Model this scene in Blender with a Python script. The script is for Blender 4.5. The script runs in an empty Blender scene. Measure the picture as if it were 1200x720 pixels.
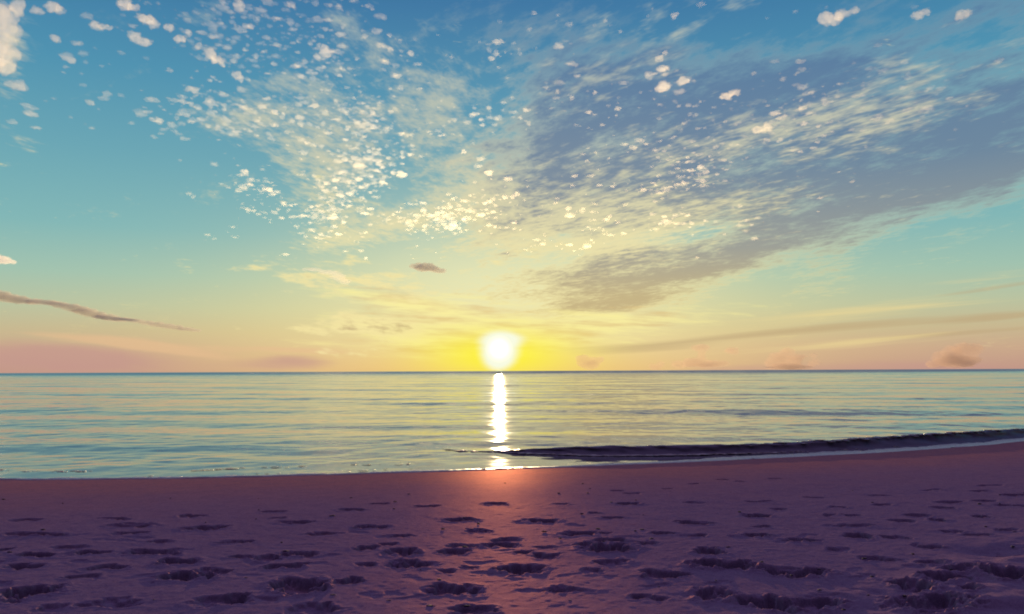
import bpy, math, random
import numpy as np
from mathutils import Vector, Euler

random.seed(7)
R = math.radians
scn = bpy.context.scene

# ------------------------------------------------------------------ camera
F = 942.0                                   # focal length in photo pixels (1200 wide)
EYE = Vector((0.0, 0.0, 1.9))               # eye height above the water line
PITCH, ROLL = 4.55, 0.24
cam_d = bpy.data.cameras.new('camera')
cam = bpy.data.objects.new('camera', cam_d)
scn.collection.objects.link(cam)
cam_d.sensor_width = 36.0
cam_d.lens = 36.0 * F / 1200.0
cam_d.clip_start = 0.05
cam_d.clip_end = 200000.0
cam.location = EYE
cam.rotation_euler = (Euler((R(90 + PITCH), 0, 0)).to_matrix() @ Euler((0, 0, R(-ROLL))).to_matrix()).to_euler()
scn.camera = cam
CAMR = cam.rotation_euler.to_matrix()


def ray(px, py):
    return (CAMR @ Vector(((px - 600.0) / F, (360.0 - py) / F, -1.0))).normalized()


def ground(px, py, z=0.0):
    d = ray(px, py)
    t = (z - EYE.z) / d.z
    return EYE + d * t


def tang(px, py):                            # world direction as (x/y, z/y)
    d = ray(px, py)
    return d.x / d.y, d.z / d.y


def lin(r, g, b):
    def f(c):
        c /= 255.0
        return c / 12.92 if c <= 0.04045 else ((c + 0.055) / 1.055) ** 2.4
    return (f(r), f(g), f(b), 1.0)


# ------------------------------------------------------------------ exposure
scn.view_settings.view_transform = 'Standard'
scn.view_settings.look = 'None'
scn.view_settings.exposure = 0.0
scn.view_settings.gamma = 1.0
scn.view_settings.use_curve_mapping = False
scn.cycles.max_bounces = 6
scn.cycles.filter_width = 1.9
scn.cycles.volume_bounces = 3
scn.cycles.diffuse_bounces = 0
scn.cycles.transparent_max_bounces = 24
scn.cycles.sample_clamp_indirect = 6.0

SUN_AZ = math.degrees(math.atan2(*[tang(585, 412)[0], 1.0]))
SUN_EL = 2.5


# ------------------------------------------------------------------ node helper
class G:
    def __init__(self, nt):
        self.nt = nt

    def new(self, t, **kw):
        n = self.nt.nodes.new(t)
        for k, v in kw.items():
            setattr(n, k, v)
        return n

    def put(self, sock, v):
        if isinstance(v, bpy.types.NodeSocket):
            self.nt.links.new(v, sock)
        elif v is not None:
            sock.default_value = v

    def m(self, op, a, b=None, c=None, clamp=False):
        n = self.new('ShaderNodeMath', operation=op, use_clamp=clamp)
        self.put(n.inputs[0], a)
        if b is not None:
            self.put(n.inputs[1], b)
        if c is not None:
            self.put(n.inputs[2], c)
        return n.outputs[0]

    def add(self, *a):
        r = a[0]
        for x in a[1:]:
            r = self.m('ADD', r, x)
        return r

    def mul(self, *a):
        r = a[0]
        for x in a[1:]:
            r = self.m('MULTIPLY', r, x)
        return r

    def sub(self, a, b):
        return self.m('SUBTRACT', a, b)

    def step(self, v, lo, hi, a=0.0, b=1.0):
        n = self.new('ShaderNodeMapRange', interpolation_type='SMOOTHSTEP')
        self.put(n.inputs['Value'], v)
        n.inputs['From Min'].default_value = lo
        n.inputs['From Max'].default_value = hi
        n.inputs['To Min'].default_value = a
        n.inputs['To Max'].default_value = b
        return n.outputs[0]

    def mix(self, f, a, b, mode='MIX'):
        n = self.new('ShaderNodeMix', data_type='RGBA', blend_type=mode)
        n.clamp_factor = True
        self.put(n.inputs[0], f)
        self.put(n.inputs[6], a)
        self.put(n.inputs[7], b)
        return n.outputs[2]

    def ramp(self, f, stops, interp='EASE'):
        n = self.new('ShaderNodeValToRGB')
        cr = n.color_ramp
        cr.interpolation = interp
        while len(cr.elements) < len(stops):
            cr.elements.new(0.5)
        for el, (p, c) in zip(cr.elements, sorted(stops, key=lambda s: s[0])):
            el.position = p
            el.color = c
        self.put(n.inputs[0], f)
        return n.outputs[0]

    def xyz(self, x, y, z=0.0):
        n = self.new('ShaderNodeCombineXYZ')
        for i, v in enumerate((x, y, z)):
            self.put(n.inputs[i], v)
        return n.outputs[0]

    def noise(self, vec, scale, detail=4.0, rough=0.55, dist=0.0, lac=2.0):
        n = self.new('ShaderNodeTexNoise')
        self.put(n.inputs['Vector'], vec)
        n.inputs['Scale'].default_value = scale
        n.inputs['Detail'].default_value = detail
        n.inputs['Roughness'].default_value = rough
        n.inputs['Distortion'].default_value = dist
        n.inputs['Lacunarity'].default_value = lac
        return n

    def sep(self, v):
        n = self.new('ShaderNodeSeparateXYZ')
        self.put(n.inputs[0], v)
        return n.outputs


# ------------------------------------------------------------------ sky
world = bpy.data.worlds.new('World')
scn.world = world
world.use_nodes = True
wt = world.node_tree
wt.nodes.clear()
g = G(wt)
tc = g.new('ShaderNodeTexCoord')
dx, dy, dz = g.sep(tc.outputs['Generated'])
front = g.step(dy, 0.05, 0.35)
ys = g.m('MAXIMUM', dy, 0.08)
X = g.m('DIVIDE', dx, ys)
E = g.m('DIVIDE', dz, ys)
hor = g.m('SQRT', g.add(g.mul(dx, dx), g.mul(dy, dy)))
EL = g.m('DIVIDE', dz, g.m('MAXIMUM', hor, 0.05))     # tan(elevation)


def el_of(py):
    return tang(600, py)[1]


def blob(px, py, sx, sy, rot=0.0, soft=True):
    """gaussian patch of sky round a direction, sizes in photo pixels"""
    cx, ce = tang(px, py)
    k = 1.0 / F
    a = g.sub(X, cx)
    b = g.sub(E, ce)
    c, s = math.cos(R(rot)), math.sin(R(rot))
    u = g.add(g.mul(a, c), g.mul(b, s))
    v = g.sub(g.mul(b, c), g.mul(a, s))
    u = g.mul(u, 1.0 / (sx * k))
    v = g.mul(v, 1.0 / (sy * k))
    q = g.add(g.mul(u, u), g.mul(v, v))
    return g.mul(g.m('EXPONENT', g.mul(q, -1.0)), front)


def cap(v):
    return g.m('MINIMUM', v, 1.0)


ELMAX = 1.5
st = []
for py, col in ((437, (200, 156, 142)), (412, (208, 174, 146)), (390, (204, 190, 152)), (365, (190, 201, 168)),
                (330, (164, 201, 183)), (280, (132, 189, 190)), (200, (108, 172, 188)), (110, (80, 152, 184)), (0, (58, 122, 170))):
    st.append((max(0.0, el_of(py)) / ELMAX, lin(*col)))
st += [(0.42, lin(52, 104, 164)), (0.62, lin(84, 100, 156)), (1.0, lin(124, 108, 160))]
sky = g.ramp(g.m('DIVIDE', EL, ELMAX, clamp=True), st, 'LINEAR')

# the half of the sky away from the sun is dusk blue
backc = g.ramp(g.m('DIVIDE', EL, ELMAX, clamp=True), [(0.0, lin(40, 32, 62)), (0.45, lin(36, 36, 76)), (0.75, lin(74, 72, 128)), (1.0, lin(102, 96, 156))], 'LINEAR')
sky = g.mix(g.step(dy, -0.35, 0.45), backc, sky)

# atmosphere from the physical model, a faint share of it
nish = g.new('ShaderNodeTexSky', sky_type='NISHITA')
nish.sun_disc = False
nish.sun_elevation = R(SUN_EL)
nish.sun_rotation = R(SUN_AZ)
nish.dust_density = 2.0
nsc = g.new('ShaderNodeVectorMath', operation='SCALE')
g.put(nsc.inputs[0], nish.outputs[0])
nsc.inputs['Scale'].default_value = 0.05
sky = g.mix(0.10, sky, nsc.outputs[0])

# warm glow round the sun
sky = g.mix(g.mul(blob(585, 405, 330, 105), 0.60), sky, lin(246, 228, 146))
sky = g.mix(g.mul(blob(600, 340, 200, 85), 0.60), sky, lin(244, 240, 190))
sky = g.mix(g.mul(blob(585, 436, 240, 22), 0.55), sky, lin(246, 190, 100))

# ------------------------------------------------ high cloud painted by the sky itself
zc = g.m('MAXIMUM', dz, 0.02)
PU = g.m('DIVIDE', dx, zc)
PV = g.m('DIVIDE', dy, zc)
P = g.xyz(PU, PV)
T = g.xyz(X, E)


def rot_stretch(angle, along, across):
    """cloud-plane coordinates turned so that x runs across the streaks and y along them"""
    c, s = math.cos(angle), math.sin(angle)
    a = g.add(g.mul(PU, c), g.mul(PV, -s))
    b = g.add(g.mul(PU, s), g.mul(PV, c))
    return g.xyz(g.mul(a, across), g.mul(b, along))


def tstretch(rot, sx, sy):
    c, s = math.cos(R(rot)), math.sin(R(rot))
    a = g.add(g.mul(X, c), g.mul(E, s))
    b = g.sub(g.mul(E, c), g.mul(X, s))
    return g.xyz(g.mul(a, sx), g.mul(b, sy))


# cloud-plane coordinates that follow the curve of the earth, so that the texture closes up towards the horizon
zk = g.m('MAXIMUM', g.add(dz, g.mul(dy, 0.05)), 0.02)
QU = g.m('DIVIDE', dx, zk)
QV = g.m('DIVIDE', dy, zk)


def plane(angle, across, along):
    c, s_ = math.cos(R(angle)), math.sin(R(angle))
    a = g.sub(g.mul(QU, c), g.mul(QV, s_))
    b = g.add(g.mul(QU, s_), g.mul(QV, c))
    return g.xyz(g.mul(a, across), g.mul(b, along))


# grey altocumulus sheet, right: broad bands, then rolls, then ripples, each finer than the last
n1 = g.noise(tstretch(17, 2.6, 12.0), 1.4, 3, 0.5).outputs[0]
n1b = g.noise(tstretch(22, 5.0, 22.0), 1.3, 4, 0.6).outputs[0]
n2 = g.noise(plane(-25, 2.6, 1.5), 1.0, 5, 0.62).outputs[0]
n2b = g.noise(plane(-20, 15.0, 8.0), 1.0, 4, 0.7).outputs[0]
reg = cap(g.add(
    g.mul(blob(1010, 200, 330, 66, 16), 0.88),
    g.mul(blob(765, 317, 135, 25, 9), 0.95),
    g.mul(blob(930, 262, 170, 26, 16), 0.55),
    g.mul(blob(1170, 190, 190, 60, 17), 0.55),
    g.mul(blob(718, 357, 80, 11, 5), 0.80),
    g.mul(blob(720, 190, 95, 75, 25), 0.72),
    g.mul(blob(660, 90, 110, 150, 0), 0.52),
    g.mul(blob(1040, 80, 330, 90, 14), 0.55),
    g.mul(blob(850, 120, 170, 100, 14), 0.50),
    g.mul(blob(590, 250, 75, 45, 25), 0.50),
))
hole = g.add(g.mul(blob(800, 278, 70, 12, 6), 0.75), g.mul(blob(880, 20, 120, 30, 0), 0.4))
den = g.sub(g.add(reg, g.mul(g.sub(n1, 0.5), 0.75), g.mul(g.sub(n1b, 0.5), 1.05), g.mul(g.sub(n2, 0.5), 1.15), g.mul(g.sub(n2b, 0.5), 1.05)), hole)
el1 = g.m('DIVIDE', EL, 0.46, clamp=True)
greyc = g.ramp(el1, [(0.0, lin(200, 168, 118)), (0.20, lin(190, 170, 128)), (0.32, lin(148, 148, 146)), (0.52, lin(104, 126, 154)), (1.0, lin(74, 116, 160))], 'LINEAR')
creamc = g.ramp(el1, [(0.0, lin(248, 226, 146)), (0.3, lin(240, 228, 172)), (0.6, lin(208, 206, 178)), (1.0, lin(170, 184, 180))], 'LINEAR')
nearsun = cap(g.add(g.mul(blob(600, 260, 320, 150), 0.85), 0.20))
sky = g.mix(g.mul(g.step(den, 0.18, 0.60), g.mul(nearsun, 0.85)), sky, creamc)
sky = g.mix(g.mul(g.step(den, 0.36, 1.02), 0.84), sky, greyc)
# light caught on the ripples of the sheet
n2c = g.noise(plane(-35, 15.0, 7.0), 1.0, 3, 0.65).outputs[0]
n2d = g.noise(plane(-30, 1.6, 1.0), 1.0, 3, 0.6).outputs[0]
rip = g.add(g.mul(g.sub(n2c, 0.5), 1.6), g.mul(g.sub(n2d, 0.5), 1.3), g.mul(g.sub(n1b, 0.5), 0.6), g.mul(cap(g.add(g.mul(blob(860, 215, 240, 75, 17), 0.6), g.mul(blob(690, 275, 150, 36, 0), 0.75), g.mul(blob(1060, 110, 220, 45, 14), 0.55), g.mul(blob(620, 170, 170, 120, 0), 0.45), g.mul(blob(760, 60, 160, 70, 0), 0.35))), 0.75))
sky = g.mix(g.mul(g.step(rip, 0.32, 0.95), 0.85), sky, creamc)

# cream fleece, centre and left
n3 = g.noise(tstretch(-16, 16.0, 34.0), 1.0, 5, 0.65).outputs[0]
n3b = g.noise(plane(12, 17.0, 8.0), 1.0, 3, 0.65).outputs[0]
n3c = g.noise(plane(8, 2.2, 1.4), 1.0, 3, 0.6).outputs[0]
reg3 = cap(g.add(
    g.mul(blob(470, 262, 120, 24, 12), 0.80),
    g.mul(blob(560, 225, 80, 45, -20), 0.80),
    g.mul(blob(690, 285, 140, 16, 4), 0.80),
    g.mul(blob(430, 328, 130, 18, -6), 0.52),
    g.mul(blob(540, 90, 85, 70, -40), 0.55),
    g.mul(blob(500, 140, 70, 50, -30), 0.45),
    g.mul(blob(420, 40, 60, 22, -45), 0.55),
    g.mul(blob(385, 200, 75, 85, 0), 0.78),
    g.mul(blob(330, 110, 95, 80, 30), 0.55),
    g.mul(blob(240, 15, 70, 22, 0), 0.55),
    g.mul(blob(250, 138, 60, 25, 0), 0.45),
    g.mul(blob(12, 60, 30, 70, 0), 0.75),
    g.mul(blob(30, 165, 50, 14, -14), 0.45),
))
den3 = g.add(reg3, g.mul(g.sub(n3, 0.5), 0.8), g.mul(g.sub(n3b, 0.5), 1.3), g.mul(g.sub(n3c, 0.5), 0.9))
sky = g.mix(g.mul(g.step(den3, 0.40, 1.10), 0.82), sky, creamc)

# golden wisps over the sun
n6 = g.noise(tstretch(-3, 9.0, 75.0), 1.0, 4, 0.6).outputs[0]
reg6 = cap(g.add(g.mul(blob(500, 375, 210, 30, 0), 0.62), g.mul(blob(440, 345, 110, 14, -8), 0.5), g.mul(blob(560, 408, 160, 16, 0), 0.6), g.mul(blob(760, 375, 150, 20, 5), 0.55)))
den6 = g.add(reg6, g.mul(g.sub(n6, 0.5), 1.7))
sky = g.mix(g.mul(g.step(den6, 0.36, 0.95), 0.85), sky, lin(252, 240, 160))
sky = g.mix(g.mul(g.step(g.sub(reg6, g.mul(g.sub(n6, 0.5), 1.9)), 0.55, 1.10), 0.6), sky, lin(222, 180, 112))

# long thin bands low on the right, and the pink bank low on the left
n4 = g.noise(tstretch(5, 2.0, 60.0), 1.0, 4, 0.55, 0.3).outputs[0]
reg4 = cap(g.add(
    g.mul(blob(980, 383, 240, 7, 5), 0.9),
    g.mul(blob(1100, 392, 160, 5, 4), 0.7),
    g.mul(blob(1150, 340, 110, 4, 8), 0.6),
    g.mul(blob(760, 410, 120, 8, 2), 0.6),
    g.mul(blob(1180, 372, 90, 5, 6), 0.7),
))
den4 = g.add(reg4, g.mul(g.sub(n4, 0.5), 1.3))
sky = g.mix(g.mul(g.step(den4, 0.35, 0.9), 0.6), sky, lin(190, 164, 124))
n4b = g.noise(tstretch(5, 2.5, 70.0), 1.3, 3, 0.55).outputs[0]
reg4b = cap(g.add(g.mul(blob(1010, 365, 280, 12, 5), 0.62), g.mul(blob(1000, 402, 260, 8, 4), 0.6), g.mul(blob(1150, 325, 120, 10, 8), 0.5)))
sky = g.mix(g.mul(g.step(g.add(reg4b, g.mul(g.sub(n4b, 0.5), 1.4)), 0.35, 0.95), 0.6), sky, lin(238, 216, 152))

n5 = g.noise(tstretch(-6, 4.0, 26.0), 1.0, 5, 0.55, 0.3).outputs[0]
reg5 = cap(g.add(g.mul(blob(60, 420, 190, 20, -3), 1.0), g.mul(blob(340, 425, 70, 12, 0), 0.75), g.mul(blob(1000, 432, 300, 12), 0.6)))
den5 = g.add(reg5, g.mul(g.sub(n5, 0.5), 0.9))
sky = g.mix(g.mul(g.step(den5, 0.30, 0.85), 0.70), sky, lin(196, 150, 142))
n5b = g.noise(tstretch(-5, 5.0, 44.0), 1.0, 4, 0.6).outputs[0]
reg5b = cap(g.add(g.mul(blob(110, 398, 170, 8, -5), 0.7), g.mul(blob(340, 410, 90, 6, -2), 0.8), g.mul(blob(220, 414, 120, 7, -8), 0.6)))
sky = g.mix(g.mul(g.step(g.add(reg5b, g.mul(g.sub(n5b, 0.5), 1.3)), 0.40, 0.95), 0.6), sky, lin(232, 190, 146))

n7 = g.noise(tstretch(-6, 20.0, 70.0), 1.0, 4, 0.62).outputs[0]
n7b = g.noise(tstretch(-4, 6.0, 16.0), 1.0, 2, 0.5).outputs[0]
reg7 = cap(g.add(g.mul(blob(430, 335, 130, 32, -6), 0.72), g.mul(blob(430, 385, 110, 14, 0), 0.62), g.mul(blob(360, 415, 90, 10, 0), 0.5), g.mul(blob(620, 300, 90, 14, 6), 0.5)))
den7 = g.add(reg7, g.mul(g.sub(n7, 0.5), 1.5), g.mul(g.sub(n7b, 0.5), 1.3))
sky = g.mix(g.mul(g.step(den7, 0.40, 0.72), 0.8), sky, lin(246, 230, 166))
sky = g.mix(g.mul(g.step(den7, 0.66, 0.98), 0.8), sky, lin(196, 172, 128))

# the sun and its blaze
sky = g.mix(g.mul(blob(585, 417, 92, 29), 0.94), sky, lin(255, 244, 50))
sunb = cap(g.add(blob(585, 410, 23, 20), g.mul(blob(592, 397, 30, 8), 0.45), g.mul(blob(584, 424, 15, 12), 0.45), g.mul(g.sub(n6, 0.5), 0.25)))
sky = g.mix(g.step(sunb, 0.16, 0.80), sky, (0.95, 0.97, 0.76, 1.0))
sky = g.mix(g.step(blob(585, 409, 14, 14), 0.2, 0.8), sky, (1.6, 1.5, 1.1, 1.0))

bg = g.new('ShaderNodeBackground')
g.put(bg.inputs[0], sky)
bg.inputs[1].default_value = 1.0
wo = g.new('ShaderNodeOutputWorld')
wt.links.new(bg.outputs[0], wo.inputs[0])
world.cycles.sampling_method = 'MANUAL'
world.cycles.sample_map_resolution = 1024

# ------------------------------------------------------------------ sun
sd = bpy.data.lights.new('sun', 'SUN')
sd.energy = 4.6
sd.angle = R(0.5)
sd.color = (1.0, 0.70, 0.37)
sun = bpy.data.objects.new('sun', sd)
scn.collection.objects.link(sun)
sv = Vector((math.sin(R(SUN_AZ)) * math.cos(R(SUN_EL)), math.cos(R(SUN_AZ)) * math.cos(R(SUN_EL)), math.sin(R(SUN_EL))))
sun.rotation_euler = sv.to_track_quat('Z', 'Y').to_euler()
sun.location = (0, 40, 30)


# ------------------------------------------------------------------ helpers
def tag(o, label=None, cat=None, group=None, kind=None):
    for k, v in (('label', label), ('category', cat), ('group', group), ('kind', kind)):
        if v:
            o[k] = v
    return o


def mesh_np(name, verts, quads, mat, smooth=True, parent=None):
    me = bpy.data.meshes.new(name)
    verts = np.asarray(verts, dtype=np.float32)
    quads = np.asarray(quads, dtype=np.int32)
    k = quads.shape[1]
    me.vertices.add(len(verts))
    me.vertices.foreach_set('co', verts.ravel())
    me.loops.add(quads.size)
    me.loops.foreach_set('vertex_index', quads.ravel())
    me.polygons.add(len(quads))
    me.polygons.foreach_set('loop_start', np.arange(0, quads.size, k, dtype=np.int32))
    me.polygons.foreach_set('use_smooth', np.full(len(quads), smooth, dtype=bool))
    me.update(calc_edges=True)
    me.validate()
    if mat:
        me.materials.append(mat)
    o = bpy.data.objects.new(name, me)
    scn.collection.objects.link(o)
    if parent:
        o.parent = parent
    return o


def grid_quads(ny, nx):
    i = np.arange(ny - 1)[:, None] * nx + np.arange(nx - 1)[None, :]
    return np.stack([i, i + 1, i + 1 + nx, i + nx], -1).reshape(-1, 4)


rng = np.random.default_rng(11)


class VNoise:
    """tileable value-gradient noise on a lattice, for shaping meshes"""
    def __init__(self, seed):
        self.t = np.random.default_rng(seed).uniform(-1, 1, (256, 256)).astype(np.float32)

    def __call__(self, x, y):
        xi = np.floor(x).astype(np.int64)
        yi = np.floor(y).astype(np.int64)
        fx, fy = x - xi, y - yi
        fx = fx * fx * fx * (fx * (fx * 6 - 15) + 10)
        fy = fy * fy * fy * (fy * (fy * 6 - 15) + 10)
        t = self.t
        a = t[yi & 255, xi & 255]
        b = t[yi & 255, (xi + 1) & 255]
        c = t[(yi + 1) & 255, xi & 255]
        d = t[(yi + 1) & 255, (xi + 1) & 255]
        return (a + (b - a) * fx) * (1 - fy) + (c + (d - c) * fx) * fy

    def fbm(self, x, y, o=4, gain=0.5):
        s, a, f = 0.0, 1.0, 1.0
        for k in range(o):
            s = s + a * self(x * f + 17.3 * k, y * f - 9.1 * k)
            a *= gain
            f *= 2.03
        return s


VN = VNoise(3)
VN2 = VNoise(8)


def sstep(x, a, b):
    t = np.clip((x - a) / (b - a), 0, 1)
    return t * t * (3 - 2 * t)


# ------------------------------------------------------------------ shore line
SHORE_PX = [(0, 562), (200, 560), (400, 557), (560, 551), (700, 545), (800, 541.5), (900, 537.5), (1000, 532.5), (1100, 525.5), (1200, 517)]
_sp = [ground(a, b) for a, b in SHORE_PX]
SX = np.array([p.x for p in _sp])
SY = np.array([p.y for p in _sp])
o_ = np.argsort(SX)
SX, SY = SX[o_], SY[o_]
_cs = np.polyfit(SX, SY, 4)


def shore(x):
    x = np.asarray(x, dtype=np.float64)
    a, b = SX[0] - 0.5, SX[-1] + 0.5
    xm = np.clip(x, a, b)
    y = np.polyval(_cs, xm)
    da = np.polyval(np.polyder(_cs), a)
    db = np.polyval(np.polyder(_cs), b)
    y = y + np.minimum(x - a, 0) * da + np.maximum(x - b, 0) * db
    return np.clip(y, -60.0, 160.0)


def sand_base(x, y):
    s = shore(x) - y                                      # metres inland of the water line
    up = np.where(s > 0, 0.32 * (1 - np.exp(-np.maximum(s, 0) * 0.062 / 0.32 * 1.0)), 0.09 * np.minimum(s, 0))
    up = np.maximum(up, -4.0)
    return up + 0.35 * sstep(s, 18, 70)


# ------------------------------------------------------------------ footprints: px, py, width, height in the photo
PRINTS = [(32,609,32,5),(132,608,38,4),(223,605,36,6),(155,616,60,5),(153,625,42,5),(238,619,46,10),(38,626,65,7),(82,641,36,4),(3,644,14,8),(42,651,42,8),
(108,648,46,6),(181,647,58,8),(188,635,40,4),(280,635,45,5),(212,658,48,11),(243,669,26,6),(215,676,65,14),(263,670,22,6),(28,664,38,8),(130,665,50,6),
(95,676,40,5),(40,693,60,14),(8,705,18,6),(130,707,60,6),(260,704,65,10),(312,703,28,4),(323,600,35,5),(325,607,22,3),(348,612,44,6),(380,625,38,5),
(282,653,26,6),(312,654,36,8),(348,649,46,10),(335,664,52,8),(345,686,66,18),(395,683,22,8),(365,713,60,8),(60,713,30,5),
(443,590,28,4),(412,597,30,6),(500,593,33,4),(580,590,33,7),(436,617,42,7),(537,609,46,9),(658,591,30,4),(634,610,48,10),(557,622,30,6),(470,628,38,5),
(427,642,30,7),(468,647,46,11),(455,638,28,5),(596,632,35,6),(545,639,38,7),(533,646,44,8),(580,638,50,8),(430,661,28,7),(485,662,56,10),(525,669,26,6),
(550,664,18,5),(412,681,26,10),(528,692,66,12),(614,668,54,17),(616,647,20,8),(642,651,34,7),(640,641,30,4),(667,691,62,7),(555,716,56,10),(738,590,32,7),
(695,601,18,4),(717,607,36,5),(782,573,14,3),(740,578,22,3),(720,575,22,3),(680,625,50,10),(715,634,50,8),(715,643,70,20),(755,636,28,6),(715,625,20,3),
(780,625,35,8),(780,672,50,10),(800,611,12,10),(814,567,18,3),(865,564,18,3),(847,562,10,4),(910,561,20,3),(890,588,36,4),(956,583,26,3),(1030,580,30,3),
(982,594,28,4),(1035,592,28,5),(917,597,22,4),(813,589,26,3),(885,604,36,8),(817,613,38,7),(895,617,28,5),(972,604,16,4),(997,604,22,4),(1000,616,40,5),
(1003,628,36,10),(890,627,40,8),(940,633,40,8),(1057,610,26,5),(1073,604,30,5),(1098,609,22,7),(1115,588,34,4),(1157,587,26,4),(1107,595,26,4),(1148,605,22,8),
(1160,569,24,3),(1147,575,24,4),(1093,574,28,3),(1187,592,32,4),(1190,580,28,6),(1147,627,34,6),(1088,640,38,5),(832,647,36,14),(850,663,80,14),(985,644,30,4),
(837,698,50,14),(900,708,54,16),(957,706,60,9),(1067,688,40,12),(1090,708,90,15),(1133,670,50,9),(1175,675,50,15),(1137,695,20,10),(1110,680,50,13),(935,670,80,12),
(815,628,34,6),(1030,655,40,6),(1090,660,34,6),(1185,650,40,7),(1115,622,30,5),(1185,622,30,5),(1050,630,28,5),(760,700,40,7),(720,660,40,6),(690,668,26,5)]


def sand_on_ray(px, py):
    d = ray(px, py)
    z = 0.2
    for _ in range(8):
        p = EYE + d * ((z - EYE.z) / d.z)
        z = float(sand_base(p.x, p.y))
    return p


def build_sand():
    # columns and rows close together where the beach is near, wider apart farther off
    xs = np.concatenate([np.linspace(-70, -14, 40)[:-1], np.linspace(-14, -5, 330)[:-1], np.linspace(-5, 5.5, 760)[:-1],
                         np.linspace(5.5, 17, 420)[:-1], np.linspace(17, 90, 50)])
    rows = [-30.0]
    while rows[-1] < 2.0:
        rows.append(rows[-1] + 1.2)
    rows = rows[:-1] + [2.0]
    y = 2.0
    while y < 30:
        y += 0.0013 * y if 4.2 < y < 22 else 0.02 * max(y, 2.0)
        rows.append(y)
    while y < 130:
        y *= 1.06
        rows.append(y)
    ysv = np.array(rows)
    XX, YY = np.meshgrid(xs, ysv)
    S = shore(XX) - YY
    Z = sand_base(XX, YY)
    inland = sstep(S, 1.6, 6.0)
    # gentle undulation and the churned sand towards the right foreground
    Z += 0.005 * inland * VN.fbm(XX * 0.5, YY * 0.5, 3)
    Z += 0.0018 * inland * VN2.fbm(XX * 3.1, YY * 3.1, 3)
    churn = sstep(XX * 0.75 - YY + 4.9, 0.0, 1.4) * inland + 0.15 * sstep(5.6 - YY, -0.5, 0.6)
    Z += churn * (0.042 * VN2.fbm(XX * 1.9 + 5, YY * 1.9, 3) + 0.005 * VN.fbm(XX * 6, YY * 6, 2))
    Z += 0.0015 * sstep(S, 2.5, 6.0) * VN.fbm(XX * 16, YY * 16, 3)
    warpx = VN.fbm(XX * 5.5, YY * 5.5, 3) * 0.045
    warpy = VN2.fbm(XX * 5.5 + 40, YY * 5.5, 3) * 0.045
    edge = VN.fbm(XX * 17 + 9, YY * 17, 3)
    rs = np.random.default_rng(5)

    def stamp(cx, cy, a, b, depth, yaw, lip=0.10):
        rad = max(a, b) * 2.4
        i0, i1 = np.searchsorted(xs, [cx - rad, cx + rad])
        j0, j1 = np.searchsorted(ysv, [cy - rad, cy + rad])
        if i1 - i0 < 2 or j1 - j0 < 2:
            return
        sl = (slice(j0, j1), slice(i0, i1))
        u = XX[sl] - cx + warpx[sl]
        v = YY[sl] - cy + warpy[sl]
        c, s = math.cos(yaw), math.sin(yaw)
        p, q = (u * c + v * s) / a, (v * c - u * s) / b
        # a foot: heel and ball with a narrower middle
        waist = 1.0 - 0.36 * np.exp(-((p - 0.05) / 0.35) ** 2)
        r = np.sqrt(p * p + (q / waist) ** 2) + 0.20 * edge[sl]
        pit = 1 - sstep(r, np.where(v > 0, 0.74, 0.05), np.where(v > 0, 1.04, 1.35))
        heel = 1.0 + 0.35 * np.clip(p, -1, 1) * (1 if rs.random() < .5 else -1)
        rim = np.exp(-((r - 1.22) / 0.20) ** 2) * (0.75 + 0.45 * edge[sl])
        Z[sl] += -depth * pit * heel + lip * depth * rim

    for (px, py, w, h) in PRINTS:
        p = sand_on_ray(px, py)
        dist = (p - EYE).length
        a = 0.5 * w * dist / F * 0.85
        dep = float(np.clip(0.72 * h * dist / F, 0.022, 0.11))
        b = float(np.clip(0.065 + 0.008 * h, 0.07, 0.20)) * (0.8 + 0.4 * rs.random())
        lip = 0.34 if (px > 800 and py > 655) else 0.12
        stamp(p.x, p.y, max(a, 0.08), min(b, a * 1.3), dep, rs.uniform(-0.25, 0.25), lip)
        for _ in range(int(w > 38) + int(w > 55)):        # trodden more than once
            stamp(p.x + rs.uniform(-0.9, 0.9) * a, p.y + rs.uniform(-0.8, 0.8) * b, a * rs.uniform(0.35, 0.6), b * rs.uniform(0.4, 0.7),
                  dep * rs.uniform(0.3, 0.7), rs.uniform(-0.8, 0.8), 0.3)
    for k in range(70):                                  # faint older prints between them
        py = rs.uniform(596, 719)
        px = rs.uniform(-60, 1260)
        p = sand_on_ray(px, py)
        stamp(p.x, p.y, rs.uniform(.10, .17), rs.uniform(.07, .11), rs.uniform(.004, .012), rs.uniform(-0.9, 0.9))
    V = np.stack([XX, YY, Z], -1).reshape(-1, 3)
    return V, grid_quads(len(ysv), len(xs))


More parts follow.
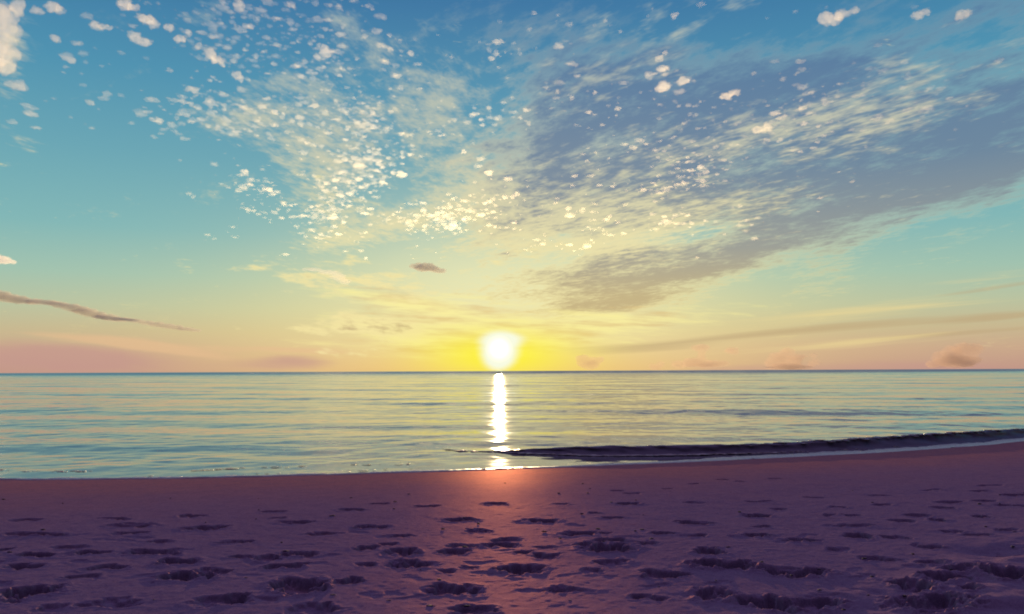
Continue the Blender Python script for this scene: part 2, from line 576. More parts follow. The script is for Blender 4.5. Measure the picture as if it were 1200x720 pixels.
# sand material
def sand_material():
    m = bpy.data.materials.new('beach_sand')
    m.use_nodes = True
    nt = m.node_tree
    nt.nodes.clear()
    q = G(nt)
    geo = q.new('ShaderNodeNewGeometry')
    pos = geo.outputs['Position']
    px, py, pz = q.sep(pos)
    n_big = q.noise(pos, 0.55, 4, 0.55).outputs[0]
    n_mid = q.noise(pos, 5.0, 4, 0.6).outputs[0]
    n_grain = q.noise(pos, 75.0, 3, 0.75).outputs[0]
    n_m2 = q.noise(pos, 26.0, 4, 0.7).outputs[0]
    n_speck = q.noise(pos, 420.0, 1, 0.5).outputs[0]
    # damp reddish sand by the water, blue-dark foreground shading painted into the colour inland
    wet_unshaded = q.step(q.add(pz, q.mul(q.sub(n_big, 0.5), 0.10)), 0.06, 0.25, 1.0, 0.0)
    dry_shaded = lin(188, 146, 164)
    damp = lin(226, 150, 142)
    col = q.mix(wet_unshaded, dry_shaded, damp)
    col = q.mix(q.mul(q.step(n_mid, 0.35, 0.75), 0.30), col, lin(150, 112, 138))
    col = q.mix(q.mul(q.step(n_grain, 0.54, 0.72), 0.55), col, lin(226, 188, 186))
    col = q.mix(q.mul(q.step(n_grain, 0.46, 0.28), 0.55), col, lin(96, 70, 90))
    bp = q.new('ShaderNodeBump')
    bp.inputs['Strength'].default_value = 0.5
    bp.inputs['Distance'].default_value = 0.012
    q.put(bp.inputs['Height'], q.add(q.mul(n_mid, 0.6), q.mul(n_m2, 0.5), q.mul(n_grain, 0.35), q.mul(n_speck, 0.2)))
    col = q.mix(q.mul(q.step(n_m2, 0.50, 0.72), 0.42), col, lin(128, 92, 112))
    col = q.mix(q.mul(q.step(n_m2, 0.46, 0.28), 0.35), col, lin(222, 182, 188))
    df = q.new('ShaderNodeBsdfDiffuse')
    q.put(df.inputs['Color'], col)
    df.inputs['Roughness'].default_value = 0.6
    nt.links.new(bp.outputs[0], df.inputs['Normal'])
    gl = q.new('ShaderNodeBsdfGlossy')                   # the moist sheen of the sand
    gl.inputs['Color'].default_value = (1.0, 0.42, 0.27, 1.0)
    gl.inputs['Roughness'].default_value = 0.47
    bp2 = q.new('ShaderNodeBump')
    bp2.inputs['Strength'].default_value = 0.6
    bp2.inputs['Distance'].default_value = 0.006
    q.put(bp2.inputs['Height'], q.add(q.mul(n_mid, 0.5), n_grain, q.mul(n_speck, 0.5)))
    nt.links.new(bp2.outputs[0], gl.inputs['Normal'])
    mx = q.new('ShaderNodeMixShader')
    q.put(mx.inputs[0], q.add(q.mul(wet_unshaded, 0.034), 0.016))
    nt.links.new(df.outputs[0], mx.inputs[1])
    nt.links.new(gl.outputs[0], mx.inputs[2])
    out = q.new('ShaderNodeOutputMaterial')
    nt.links.new(mx.outputs[0], out.inputs[0])
    return m


V, Q = build_sand()
sand = mesh_np('sand_beach', V, Q, sand_material())
tag(sand, 'purple pink sandy beach pocked with footprints', kind='structure')


# ------------------------------------------------------------------ sea
def water_material():
    m = bpy.data.materials.new('sea_water')
    m.use_nodes = True
    nt = m.node_tree
    nt.nodes.clear()
    q = G(nt)
    geo = q.new('ShaderNodeNewGeometry')
    pos = geo.outputs['Position']
    px, py, pz = q.sep(pos)
    # ripple slopes straight from noise, so that far water keeps its roughness
    v1 = q.xyz(q.mul(px, 1.2), q.mul(py, 1.4), pz)
    v2 = q.xyz(q.mul(px, 0.26), q.mul(py, 0.30), 0.0)
    v3 = q.xyz(q.mul(px, 0.012), q.mul(py, 0.03), 0.0)
    a = q.noise(v1, 3.2, 4, 0.65, 0.3).outputs[1]
    b = q.noise(v2, 1.6, 4, 0.62, 0.5).outputs[1]
    patch = q.noise(v3, 1.0, 4, 0.6, 0.3).outputs[0]
    ax, ay, _ = q.sep(a)
    bx, by, _ = q.sep(b)
    amp = q.mul(q.step(patch, 0.3, 0.7, 0.5, 1.4), q.step(py, 40.0, 500.0, 1.0, 2.6))
    sx = q.mul(q.add(q.mul(q.sub(ax, 0.5), 0.032), q.mul(q.sub(bx, 0.5), 0.022)), amp)
    sy = q.mul(q.add(q.mul(q.sub(ay, 0.5), 0.075), q.mul(q.sub(by, 0.5), 0.060)), amp)
    nrm = q.new('ShaderNodeVectorMath', operation='ADD')
    q.put(nrm.inputs[0], geo.outputs['Normal'])
    q.put(nrm.inputs[1], q.xyz(sx, q.sub(sy, q.step(py, 50.0, 900.0, 0.008, 0.13)), 0.0))
    nn = q.new('ShaderNodeVectorMath', operation='NORMALIZE')
    q.put(nn.inputs[0], nrm.outputs[0])
    bs = q.new('ShaderNodeBsdfPrincipled')
    q.put(bs.inputs['Base Color'], lin(166, 140, 142))
    bs.inputs['Roughness'].default_value = 0.055
    bs.inputs['IOR'].default_value = 1.333
    nt.links.new(nn.outputs[0], bs.inputs['Normal'])
    out = q.new('ShaderNodeOutputMaterial')
    nt.links.new(bs.outputs[0], out.inputs[0])
    return m


WATER = water_material()


def wavelets(x, y):
    """sum of small crossing waves, mostly running in towards the shore"""
    rs = np.random.default_rng(21)
    h = np.zeros_like(x)
    for L, amp, th, ph in ((9.5, 0.029, 0.05, 0.4), (13.0, 0.030, -0.16, 2.0), (6.2, 0.014, 0.25, 4.1), (22.0, 0.03, 0.02, 1.0)):
        w = 2 * math.pi / L * (math.sin(th) * x + math.cos(th) * y) + ph + 1.6 * VN2(x / (L * 3.4), y / (L * 2.6) + L)
        h += amp * np.clip(1.7 - y / (L * 60.0), 0, 1) * sstep(y, 15.0, 26.0) * (np.sin(w) + 0.3 * np.sin(2 * w + 0.9))
    for k in range(34):
        L = 0.5 * (1.12 ** k) if k < 22 else rs.uniform(1.0, 4.5)
        th = rs.normal(0, 0.95 if L < 3.5 else 0.45)
        kk = 2 * math.pi / L
        ph = rs.uniform(0, 6.28)
        amp = (0.0016 if L < 3 else 0.0011) * L ** 0.75
        w = kk * (np.sin(th) * x + np.cos(th) * y) + ph + 2.4 * VN(x / (L * 1.7) + k, y / (L * 1.9))
        keep = np.clip(1.6 - y / (L * 75.0), 0, 1)        # short waves stop where the mesh gets too wide for them
        crest = 0.55 + 0.9 * np.clip(VN2(x / (L * 4.0) - k, y / (L * 5.0) + 2 * k), -0.6, 1)
        h += amp * keep * crest * (np.sin(w) + 0.25 * np.sin(2 * w + 0.6))
    return h


def build_sea():
    rows = []
    t = -0.6
    while t < 34:
        rows.append(t)
        t += 0.022 + 0.0026 * max(t, 0)
    while t < 60000:
        rows.append(t)
        t += 0.0075 * t
    rows.append(60000.0)
    tv = np.array(rows)
    fan = np.linspace(-1, 1, 900)
    fan = np.sign(fan) * (0.75 * np.abs(fan) + 0.25 * np.abs(fan) ** 4)
    TT, FF = np.meshgrid(tv, fan, indexing='ij')
    half = 26.0 + TT * 1.6
    XX = 2.0 + FF * half
    blend = np.exp(-np.maximum(TT, 0) / 60.0)
    YY = (shore(XX) * blend + 16.0 * (1 - blend)) + TT
    depth = np.clip((YY - shore(XX)) / 2.2, 0, 1)
    Z = wavelets(XX, YY) * np.clip(0.15 + 0.85 * depth, 0.1, 1)
    Z += -0.01 * (1 - depth)
    return np.stack([XX, YY, Z], -1).reshape(-1, 3), grid_quads(len(tv), len(fan))


V, Q = build_sea()
sea = mesh_np('sea', V, Q, WATER)
tag(sea, 'calm rippled sea reflecting the sunrise', kind='structure')

# ------------------------------------------------------------------ shore break
CREST_PX = [(520, 525), (560, 523), (600, 522), (700, 522), (800, 521.5), (900, 520), (960, 517), (1000, 514.5), (1100, 508.5), (1200, 503), (1290, 497)]
BASE_PX = [(520, 527), (560, 530), (600, 531), (700, 534.5), (800, 533.5), (900, 531), (960, 528.5), (1000, 526.5), (1100, 520), (1200, 512.5), (1290, 505)]


def build_break():
    n = 700
    px = np.linspace(520, 1290, n)
    by = np.interp(px, [p[0] for p in BASE_PX], [p[1] for p in BASE_PX])
    cy = np.interp(px, [p[0] for p in CREST_PX], [p[1] for p in CREST_PX])
    prof = []                                            # (forward offset, height share) from the front foot over the crest to the back
    prof = [(-0.06, -0.22), (0.0, 0.0), (0.05, 0.16), (0.09, 0.34), (0.115, 0.52), (0.13, 0.70), (0.135, 0.84), (0.15, 0.95), (0.20, 1.0),
            (0.30, 0.97), (0.46, 0.86), (0.70, 0.66), (1.0, 0.42), (1.4, 0.20), (1.9, 0.04), (2.4, -0.15)]
    verts = np.zeros((n, len(prof), 3))
    rs = np.random.default_rng(2)
    for i in range(n):
        f = ground(px[i], by[i])
        ln = f.length
        hgt = max(0.005, float(sstep(px[i], 510, 720)) * (by[i] - cy[i]) * (f - EYE).length / F * 0.85)
        hgt *= 1.0 + 0.05 * float(VN(np.array(px[i] * 0.05), np.array(3.3)))
        dirv = Vector((f.x, f.y, 0)).normalized()
        dirv = (dirv + Vector((-0.35, 1.0, 0)) * 0.8).normalized()
        for j, (o, h) in enumerate(prof):
            wob = 0.03 * float(VN2(np.array(px[i] * 0.08 + 3 * j * 0.2), np.array(j * 0.4))) * (0.4 + h)
            p = f + dirv * (o * (0.55 + 1.6 * hgt) + wob)
            verts[i, j] = (p.x, p.y, h * hgt * 1.0 + (0.0 if h >= 0 else -0.03))
    return verts.reshape(-1, 3), grid_quads(n, len(prof))


V, Q = build_break()
NP = 16
_g = V.reshape(-1, NP, 3)
_n = len(_g)
_u = np.linspace(520, 1290, _n)
for j in range(1, NP - 1):                               # small corrugations on the face and back
    a_ = 0.004 * VN.fbm(_u * 0.22, np.full(_n, j * 0.9), 3) + 0.016 * VN2.fbm(_u * 0.06, np.full(_n, j * 0.5), 2)
    _g[:, j, 1] += a_
    _g[:, j, 2] += 0.5 * a_ * sstep(_u, 520, 640)
wave = mesh_np('breaking_wave', _g.reshape(-1, 3), Q[:, ::-1], WATER)
tag(wave, 'low dark wave curling onto the sand along the right half of the shore', 'wave')


def build_flecks():
    """torn foam: small lumpy pads along the foot of the wave and on its crest"""
    rs = np.random.default_rng(9)
    vs, fs, n = [], [], 0
    for k in range(520):
        foot = rs.random() < 0.7
        i = int(np.clip(rs.normal(0.27, 0.13) * _n if foot else rs.normal(0.72, 0.14) * _n, 5, _n - 6))
        p = _g[i, 1] + np.array([0, -rs.uniform(-0.04, 0.16), 0.0]) if foot else _g[i, int(rs.choice([6, 7, 8, 9]))]
        r = rs.uniform(0.008, 0.035) * (1.6 if rs.random() < 0.15 else 1)
        z = max(p[2], 0.012) if foot else p[2]
        v = puff(900 + k, r) * np.array([r * rs.uniform(1.5, 4.0), r * 1.2, r * 0.35]) + np.array([p[0], p[1], z])
        vs.append(v)
        fs.append(ICO2_F + n)
        n += len(v)
    return np.concatenate(vs), np.concatenate(fs)



# ------------------------------------------------------------------ clouds
def cloud_material(name, density, aniso=0.7, veil=0.06, color=(1, .97, .92), dusky=False):
    m = bpy.data.materials.new(name)
    m.use_nodes = True
    nt = m.node_tree
    nt.nodes.clear()
    q = G(nt)
    tr = q.new('ShaderNodeBsdfTransparent')
    tl = q.new('ShaderNodeBsdfTranslucent')
    tl.inputs[0].default_value = (*color, 1)
    mx = q.new('ShaderNodeMixShader')
    mx.inputs[0].default_value = veil
    nt.links.new(tr.outputs[0], mx.inputs[1])
    nt.links.new(tl.outputs[0], mx.inputs[2])
    vs = q.new('ShaderNodeVolumePrincipled' if dusky else 'ShaderNodeVolumeScatter')
    vs.inputs['Color'].default_value = (*color, 1)
    vs.inputs['Density'].default_value = density
    vs.inputs['Anisotropy'].default_value = aniso
    out = q.new('ShaderNodeOutputMaterial')
    nt.links.new(mx.outputs[0], out.inputs[0])
    nt.links.new(vs.outputs[0], out.inputs[1])
    m.cycles.homogeneous_volume = True
    return m


import bmesh
_bm = bmesh.new()
bmesh.ops.create_icosphere(_bm, subdivisions=3, radius=1.0)
_bm.verts.ensure_lookup_table()
ICO_V = np.array([v.co[:] for v in _bm.verts])
ICO_F = np.array([[v.index for v in f.verts] for f in _bm.faces])
_bm.free()
from mathutils import noise as mnoise


def lump(seed, sx, sy, sz, amp=0.45, freq=1.6):
    o = Vector((seed * 7.31, seed * 3.17, seed * 1.7))
    r = np.array([1 + amp * mnoise.fractal(Vector(v) * freq + o, 0.8, 2.1, 4) for v in ICO_V])
    v = ICO_V * r[:, None]
    v[:, 2] = np.where(v[:, 2] < 0, v[:, 2] * 0.55, v[:, 2])
    return v * np.array([sx, sy, sz])


def high(px, py, alt):
    d = ray(px, py)
    k = 0.05                     # layer tilted down with distance so the low sun lights every puff
    return EYE + d * ((alt - EYE.z) / (d.z + k * d.y))



_bm = bmesh.new()
bmesh.ops.create_icosphere(_bm, subdivisions=2, radius=1.0)
ICO2_V = np.array([v.co[:] for v in _bm.verts])
ICO2_F = np.array([[v.index for v in f.verts] for f in _bm.faces])
_bm.free()


def puff(seed, s):
    o = Vector((seed * 7.31, seed * 3.17, seed * 1.7))
    r = np.array([1 + 0.75 * mnoise.fractal(Vector(v) * 1.5 + o, 0.7, 2.1, 3) for v in ICO2_V])
    v = ICO2_V * np.clip(r, 0.25, 2.2)[:, None]
    return v


FIELDS = [  # px, py, sx, sy, rot, how many, size in px (wide)
    (412, 170, 34, 55, 0, 560, 6.0), (345, 215, 50, 28, 0, 300, 6.5), (395, 235, 40, 25, 0, 220, 6.0), (350, 110, 75, 60, 20, 300, 6.0),
    (250, 135, 42, 22, 0, 110, 7.5), (300, 60, 65, 45, 30, 150, 7.5), (230, 20, 60, 18, 0, 60, 8), (455, 262, 60, 16, 10, 170, 5.5),
    (530, 115, 60, 40, 30, 90, 5), (530, 250, 55, 20, 0, 90, 5), (790, 215, 100, 45, 15, 190, 4.5), (880, 175, 120, 45, 15, 110, 5), (690, 120, 90, 70, 0, 60, 5),
    (780, 80, 60, 50, 0, 26, 6.5), (1010, 120, 120, 30, 14, 50, 6), (330, 262, 40, 22, 0, 60, 4), (120, 90, 70, 50, 0, 14, 7), (870, 80, 140, 60, 0, 30, 6),
    (620, 275, 70, 12, 0, 60, 4.5), (450, 320, 60, 14, 0, 40, 5)]


def build_fleece():
    rs = np.random.default_rng(4)
    vs, fs, n = [], [], 0
    taken = {}
    k = 0
    for (fx, fy, sx, sy, rt, cnt, size) in FIELDS:
        for _ in range(int(cnt * 4.5)):
            a, b = rs.normal() * sx * 0.8, rs.normal() * sy * 0.8
            c, si = math.cos(R(-rt)), math.sin(R(-rt))
            px, py = fx + a * c - b * si, fy + a * si + b * c
            if py > 305 or py < -40:
                continue
            p = high(px, py, 2600 + rs.normal() * 25)
            # the lumps gather in bands and leave holes
            w = 0.5 + 0.9 * float(VN.fbm(np.array(p.x / 420), np.array(p.y / 700), 3))
            if rs.random() * 0.95 > w * 0.75:
                continue
            dist = (p - EYE).length
            s = size * dist / F * 0.52 * (0.38 + 1.15 * rs.random() ** 2.2) * (0.75 + 0.6 * max(0, w - .4))
            ok = True
            key = (int(p.x // 220), int(p.y // 220))
            for ii in (-1, 0, 1):
                for jj in (-1, 0, 1):
                    for (qx, qy, qs) in taken.get((key[0] + ii, key[1] + jj), ()):
                        if (p.x - qx) ** 2 + ((p.y - qy) / 1.5) ** 2 < (0.78 * (s + qs)) ** 2:
                            ok = False
            if not ok:
                continue
            taken.setdefault(key, []).append((p.x, p.y, s))
            v = puff(k, s) * np.array([s * rs.uniform(0.9, 1.5), s * rs.uniform(1.0, 1.9), s * rs.uniform(0.45, 0.7)]) + np.array(p)
            vs.append(v)
            fs.append(ICO2_F + n)
            n += len(v)
            k += 1
    return vs, fs


PV_, PF_ = build_fleece()
fl = mesh_np('cloudlets', np.concatenate(PV_), np.concatenate(PF_), cloud_material('cloud_fleece', 0.0038, 0.65, 0.02, (1.0, 0.96, 0.84)))
fl.data.materials.append(cloud_material('cloud_fleece_thin', 0.0020, 0.65, 0.01, (1.0, 0.96, 0.84)))
fl.data.polygons.foreach_set('material_index', np.repeat((np.random.default_rng(6).random(len(PF_)) < 0.72).astype(np.int32), len(ICO2_F)))
tag(fl, 'field of small cream cloudlets high above the sea', kind='stuff')


def lumpy(name, lumps, voxel, mat, amp=0.30, freq=1.4, seed=0, fine=0.10):
    """one closed cloud mesh: lumps (x, y, z, rx, ry, rz) fused by a voxel remesh, then roughened"""
    vs, fs, n = [], [], 0
    for k, (x, y, z, rx, ry, rz) in enumerate(lumps):
        o = Vector((seed * 5.3 + k * 7.31, k * 3.17, seed * 1.7))
        r = np.array([1 + amp * mnoise.fractal(Vector(v) * freq + o, 0.8, 2.1, 4) for v in ICO_V])
        vs.append(ICO_V * np.clip(r, 0.3, 2)[:, None] * np.array([rx, ry, rz]) + np.array([x, y, z]))
        fs.append(ICO_F + n)
        n += len(ICO_V)
    V = np.concatenate(vs)
    base = V.mean(0)
    ob = mesh_np(name, V - base, np.concatenate(fs), mat)
    md = ob.modifiers.new('fuse', 'REMESH')
    md.mode = 'VOXEL'
    md.voxel_size = voxel
    dg = bpy.context.evaluated_depsgraph_get()
    dg.update()
    me = bpy.data.meshes.new_from_object(ob.evaluated_get(dg))
    ob.modifiers.clear()
    old = ob.data
    ob.data = me
    bpy.data.meshes.remove(old)
    me.name = name
    co = np.zeros(len(me.vertices) * 3, dtype=np.float32)
    nr = np.zeros_like(co)
    me.vertices.foreach_get('co', co)
    me.vertices.foreach_get('normal', nr)
    co = co.reshape(-1, 3)
    nr = nr.reshape(-1, 3)
    sc = voxel * 5.0
    d = np.array([mnoise.fractal(Vector(c) / sc + Vector((seed, 3, 1)), 0.8, 2.1, 4) for c in co]) * sc * fine * 2
    co = co + nr * d[:, None]
    me.vertices.foreach_set('co', co.astype(np.float32).ravel())
    me.polygons.foreach_set('use_smooth', np.ones(len(me.polygons), dtype=bool))
    me.update()
    if not me.materials:
        me.materials.append(mat)
    ob.location = Vector(base)
    return ob


def at(px, py, dist):
    d = ray(px, py)
    return EYE + d * (dist / d.y)


def cloud(name, label, blobs, dist, mat, depth=1.6, seed=1, vox=2.2, group=None, amp=0.30, fine=0.10):
    """blobs: px, py, half width and half height in photo pixels; dist in metres"""
    k = dist / F
    rs = np.random.default_rng(seed)
    lumps = []
    for (px, py, w, h) in blobs:
        p = at(px, py, dist + rs.normal() * 6 * k)
        lumps.append((p.x, p.y, p.z, w * k, max(w, h) * k * depth * 0.6, h * k))
    return tag(lumpy(name, lumps, vox * k, mat, amp=amp, seed=seed, fine=fine), label, 'cloud', group)


FAR = cloud_material('cloud_far', 0.0013, 0.35, 0.005, (0.82, 0.64, 0.53), True)
STREAK = cloud_material('cloud_streak', 0.0056, 0.3, 0.005, (0.84, 0.80, 0.72), True)
SCRAP = cloud_material('cloud_scrap', 0.0016, 0.4, 0.005, (1.0, 0.96, 0.86))
PUFF = cloud_material('cloud_puff', 0.0050, 0.62, 0.02, (1.0, 0.96, 0.84))

cloud('cumulus_cloud', 'largest pinkish heap cloud over the horizon, farthest from the sun',
      [(1104, 419, 11, 8), (1116, 413, 12, 8), (1129, 409, 13, 8), (1141, 410, 12, 7), (1122, 424, 26, 7), (1098, 427, 14, 5)], 26000, FAR, seed=3)
cloud('cumulus_cloud', 'mushroom shaped heap cloud with a narrow stem standing on the horizon haze',
      [(821, 408, 11, 4.5), (815, 407, 6, 3), (822, 417, 6, 7), (812, 425, 14, 6), (830, 427, 18, 4.5), (846, 426, 9, 3.5)], 26000, FAR, seed=5)
cloud('cumulus_cloud', 'tiny flat topped cloud floating free of the horizon between two heap clouds',
      [(858, 410, 8, 3.4), (861, 413, 6, 3.4), (854, 412, 6, 3)], 26000, FAR, seed=6, vox=1.3, amp=0.15)
cloud('cumulus_cloud', 'broad ragged heap cloud on the horizon, its two lumps joined by a thin bridge',
      [(922, 412, 9, 5), (914, 419, 12, 6), (930, 421, 12, 7), (905, 426, 10, 5), (940, 418, 9, 2), (953, 416, 6, 2.5), (953, 426, 7, 4.5), (925, 430, 26, 4)], 26000, FAR, seed=8)
cloud('cumulus_cloud', 'low blocky cloud just right of the sun glow touching the sea horizon',
      [(768, 430, 8, 4), (775, 427, 5, 4), (795, 427, 8, 5), (690, 425, 14, 7), (680, 420, 9, 5), (740, 431, 10, 3)][0:3], 26000, FAR, seed=9, vox=1.6)
cloud('cumulus_cloud', 'faint rounded cloud in the yellow glow beside the sun',
      [(690, 426, 14, 7), (683, 420, 9, 5), (700, 422, 9, 4)], 26000, FAR, seed=10, vox=1.6)

_st = []
for t in np.linspace(0, 1, 15):
    _st.append((-12 + 158 * t, 343 + 31 * t + 2.2 * math.sin(t * 9), 15, 4.6 * (0.75 + 0.5 * math.sin(t * 5 + 1) ** 2) * (1 - 0.45 * t)))
for t in np.linspace(0, 1, 8):
    _st.append((150 + 78 * t, 374.5 + 13 * t, 10, 1.3 + 2.0 * math.sin(math.pi * t)))
cloud('streak_cloud', 'long thin grey cloud streak slanting down from the left edge above the sea', _st, 15000, STREAK, seed=12, vox=1.5, amp=0.22, depth=1.2)
cloud('streak_cloud', 'small dark grey cloud scrap with pale edges above and left of the sun',
      [(488, 312, 9, 4), (500, 314, 14, 5), (514, 317, 9, 3.5), (473, 335, 8, 2.5)][:3], 14000, STREAK, seed=14, vox=1.3)
cloud('small_cloud', 'small cream cloud cut by the left edge above the long grey streak',
      [(2, 305, 12, 5), (12, 307, 8, 2.5), (-8, 301, 9, 6)], 14000, PUFF, seed=15, vox=1.5)
cloud('small_cloud', 'pale fleecy cloud with a flat wispy tail left of the small grey scrap',
      [(396, 324, 10, 5), (404, 330, 8, 3.6), (384, 319, 11, 2.6), (366, 316, 12, 1.8)], 14000, SCRAP, seed=16, vox=1.3)
cloud('small_cloud', 'tallest bright fluffy cloud cut by the upper left corner',
      [(8, 40, 15, 15), (2, 18, 16, 16), (14, 62, 12, 8), (4, 78, 14, 9), (20, 8, 10, 10), (18, 100, 12, 5), (-6, 60, 14, 22)], 5200, PUFF, seed=17, vox=2.0, amp=0.45, fine=0.22)
cloud('small_cloud', 'brightest round cream cloud near the top right with a ragged right side',
      [(968, 21, 9, 8), (978, 24, 9, 7), (986, 17, 9, 7), (1000, 12, 6, 3)], 5200, PUFF, seed=18, vox=1.4, amp=0.45, fine=0.22)
cloud('small_cloud', 'longest cream cloud slanting across the top left blue, two lumps end to end',
      [(234, 54, 5, 5), (246, 62, 9, 6), (254, 70, 8, 5), (260, 76, 4, 4)], 5400, PUFF, seed=19, vox=1.2, amp=0.45, fine=0.22)
for i_, (lab, bl) in enumerate([
    ('bright oval cloud highest in the top left group, above a ragged wider one', [(172, 23, 8, 6), (180, 28, 7, 6)]),
    ('ragged cream cloud with a flat tail, below the bright oval cloud at top left', [(157, 43, 7, 6), (168, 49, 11, 3.5)]),
    ('pair of cream puffs strung toward the long slanting cloud at top left', [(198, 33, 6, 5), (211, 46, 8, 4)]),
    ('wide pale cloud touching the top edge in the left blue', [(147, 5, 10, 6), (156, 9, 8, 4)]),
    ('pale cloud beside the corner cloud, touching the top edge', [(62, 8, 9, 7), (70, 12, 6, 5), (44, 13, 8, 4)]),
    ('round puff below the long slanting cloud at top left', [(277, 88, 6, 5), (282, 92, 4, 4)]),
    ('small lone pale puff below the cloud beside the corner', [(65, 45, 6, 4), (68, 48, 4, 3)]),
    ('flat wispy pale cloud between two lone puffs in the left blue', [(112, 30, 7, 5), (122, 32, 8, 2.5)]),
    ('cream cloud with a ragged flank, next after the brightest round one along the top', [(1076, 18, 7, 5), (1084, 14, 7, 4)]),
    ('dim soft puff farthest right along the top edge', [(1127, 17, 8, 5), (1134, 15, 5, 4)]),
    ('lowest puff of a vertical row of three in the right blue', [(778, 101, 9, 6), (774, 104, 6, 4)]),
    ('middle puff of a vertical row of three in the right blue, the whitest', [(776, 81, 7, 3.6), (781, 80, 4, 3)]),
    ('top puff of a vertical row of three in the right blue, the smallest', [(773, 68, 4.5, 4), (779, 62, 4, 2.5)]),
    ('cream wedge shaped cloud leading a short row right of the vertical trio', [(851, 113, 8, 4), (861, 109, 8, 3)]),
    ('peach cloud with a trailing right side above the grey sheet', [(888, 152, 7, 4.5), (898, 150, 7, 6)]),
]):
    cloud('small_cloud', lab, bl, 5600 + 40 * i_, PUFF, seed=30 + i_, vox=1.0, amp=0.5, fine=0.22)

# ------------------------------------------------------------------ foam
def build_foam():
    """thin wash of foam lying along the water line"""
    n = 1500
    xs = np.concatenate([np.linspace(-40, -10, 120)[:-1], np.linspace(-10, 17, n)[:-1], np.linspace(17, 40, 90)])
    y0 = shore(xs)
    rag = 0.05 * VN.fbm(xs * 1.3, xs * 0 + 2.0, 4) + 0.10 * VN2.fbm(xs * 0.45, xs * 0 + 5.0, 2)
    wid = 0.20 + 0.10 * VN2.fbm(xs * 2.1, xs * 0 + 7.0, 4) + 0.45 * sstep(xs, 0.5, 6.0)
    wid = np.clip(wid, 0.03, 1)
    inner = y0 - 0.10 + rag
    outer = inner + wid + 0.04 * VN.fbm(xs * 6.0, xs * 0 + 4.0, 3)
    prof = [(0.0, -0.006), (0.10, 0.010), (0.35, 0.020), (0.7, 0.020), (0.92, 0.010), (1.0, -0.012)]
    allv, allq, base = [], [], 0
    for strip in range(1):
        if strip:                                        # thinner broken lines of foam still afloat
            keep = xs < (1.0 if strip == 1 else -1.5)
            xx = xs[keep]
            inn = shore(xx) + (0.75, 1.7)[strip - 1] + 0.22 * VN.fbm(xx * 0.5, xx * 0 + 11 * strip, 3) + 0.05 * VN2.fbm(xx * 3.0, xx * 0 + strip, 2)
            out = inn + np.clip(0.10 * VN2.fbm(xx * 1.1, xx * 0 + 3 * strip, 3) + 0.02, 0.0, 0.3)
        else:
            xx, inn, out = xs, inner, outer
        V = []
        for t, h in prof:
            y = inn + (out - inn) * t
            z = np.maximum(sand_base(xx, y), 0.0) + h * (1.0 if strip == 0 else 1.1) + 0.004 * VN2.fbm(xx * 9 + 3 * t, y * 9, 2)
            if strip:
                z = np.where(out - inn < 0.01, -0.05, z)
            V.append(np.stack([xx, y, z], -1))
        allv.append(np.stack(V, 0).reshape(-1, 3))
        allq.append(grid_quads(len(prof), len(xx)) + base)
        base += len(allv[-1])
    return np.concatenate(allv), np.concatenate(allq)


def foam_material():
    m = bpy.data.materials.new('sea_foam')
    m.use_nodes = True
    q = G(m.node_tree)
    bs = m.node_tree.nodes['Principled BSDF']
    geo = q.new('ShaderNodeNewGeometry')
    n = q.noise(geo.outputs['Position'], 14.0, 4, 0.65).outputs[0]
    q.put(bs.inputs['Base Color'], q.mix(q.step(n, 0.35, 0.62), lin(240, 204, 178), lin(255, 226, 198)))
    bs.inputs['Roughness'].default_value = 0.35
    bp = q.new('ShaderNodeBump')
    bp.inputs['Strength'].default_value = 0.5
    bp.inputs['Distance'].default_value = 0.01
    q.put(bp.inputs['Height'], n)
    m.node_tree.links.new(bp.outputs[0], bs.inputs['Normal'])
    return m


V, Q = build_foam()


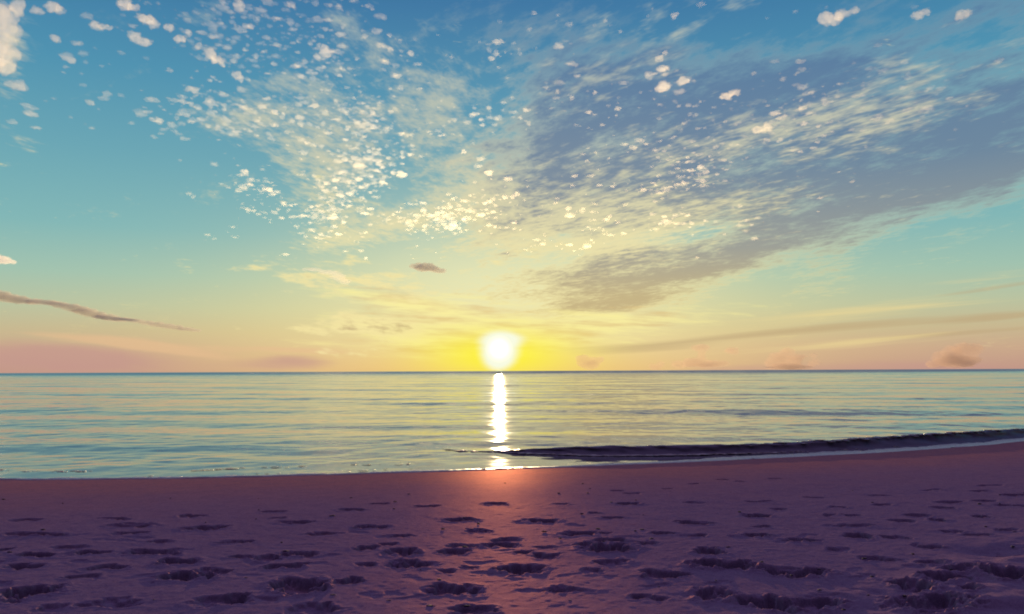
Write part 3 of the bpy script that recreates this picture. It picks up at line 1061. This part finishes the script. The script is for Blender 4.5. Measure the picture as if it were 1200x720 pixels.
def build_swash():
    """broken lines of bubbles afloat behind the water line"""
    rs = np.random.default_rng(19)
    vs, fs, n = [], [], 0
    for k in range(700):
        line = rs.integers(0, 3)
        x = rs.uniform(-14, 1.5) if line < 2 else rs.uniform(-3, 16)
        if float(VN2.fbm(np.array(x * 0.6), np.array(5.0 * line), 3)) < -0.1 + 0.5 * rs.random():
            continue
        off = (0.35, 1.25, 0.22)[line] + 0.30 * float(VN.fbm(np.array(x * 0.45), np.array(11.0 * line), 3)) + 0.05 * rs.normal()
        y = float(shore(x)) + off
        r = rs.uniform(0.006, 0.022)
        v = puff(5000 + k, r) * np.array([r * rs.uniform(1.5, 5.0), r * 1.8, r * 0.14]) + np.array([x, y, max(0.004, float(sand_base(x, y)) + 0.012)])
        vs.append(v)
        fs.append(ICO2_F + n)
        n += len(v)
    return np.concatenate(vs), np.concatenate(fs)


V2, Q2 = build_swash()
Q = np.concatenate([Q[:, [0, 1, 2]], Q[:, [0, 2, 3]], Q2 + len(V)])
V = np.concatenate([V, V2])
tag(mesh_np('foam', V, Q, foam_material()), 'thin pale line of foam where the sea meets the sand', kind='stuff')


V, Q = build_flecks()
tag(mesh_np('foam', V, Q, bpy.data.materials['sea_foam'], parent=wave), kind='stuff')


def build_bits():
    """scraps of weed, shell and twig left lying on the sand"""
    rs = np.random.default_rng(15)
    vs, fs, n = [], [], 0
    for k in range(80):
        px, py = rs.uniform(-20, 1220), 566 + 150 * rs.random() ** 1.3
        p = sand_on_ray(px, py)
        if p.y > float(shore(p.x)) - 0.5:
            continue
        r = rs.uniform(0.004, 0.012)
        v = puff(3000 + k, r) * np.array([r * rs.uniform(1.0, 3.0), r * 1.2, r * 0.6]) + np.array([p.x, p.y, p.z + 0.006])
        vs.append(v)
        fs.append(ICO2_F + n)
        n += len(v)
    return np.concatenate(vs), np.concatenate(fs)


mb = bpy.data.materials.new('dark_weed')
mb.use_nodes = True
_q = G(mb.node_tree)
_b = mb.node_tree.nodes['Principled BSDF']
_n = _q.noise(_q.new('ShaderNodeNewGeometry').outputs['Position'], 30.0, 3).outputs[0]
_q.put(_b.inputs['Base Color'], _q.mix(_n, lin(48, 36, 40), lin(96, 74, 72)))
_b.inputs['Roughness'].default_value = 0.8
V, Q = build_bits()
tag(mesh_np('debris', V, Q, mb), 'tiny dark scraps of weed and shell strewn over the sand', kind='stuff')
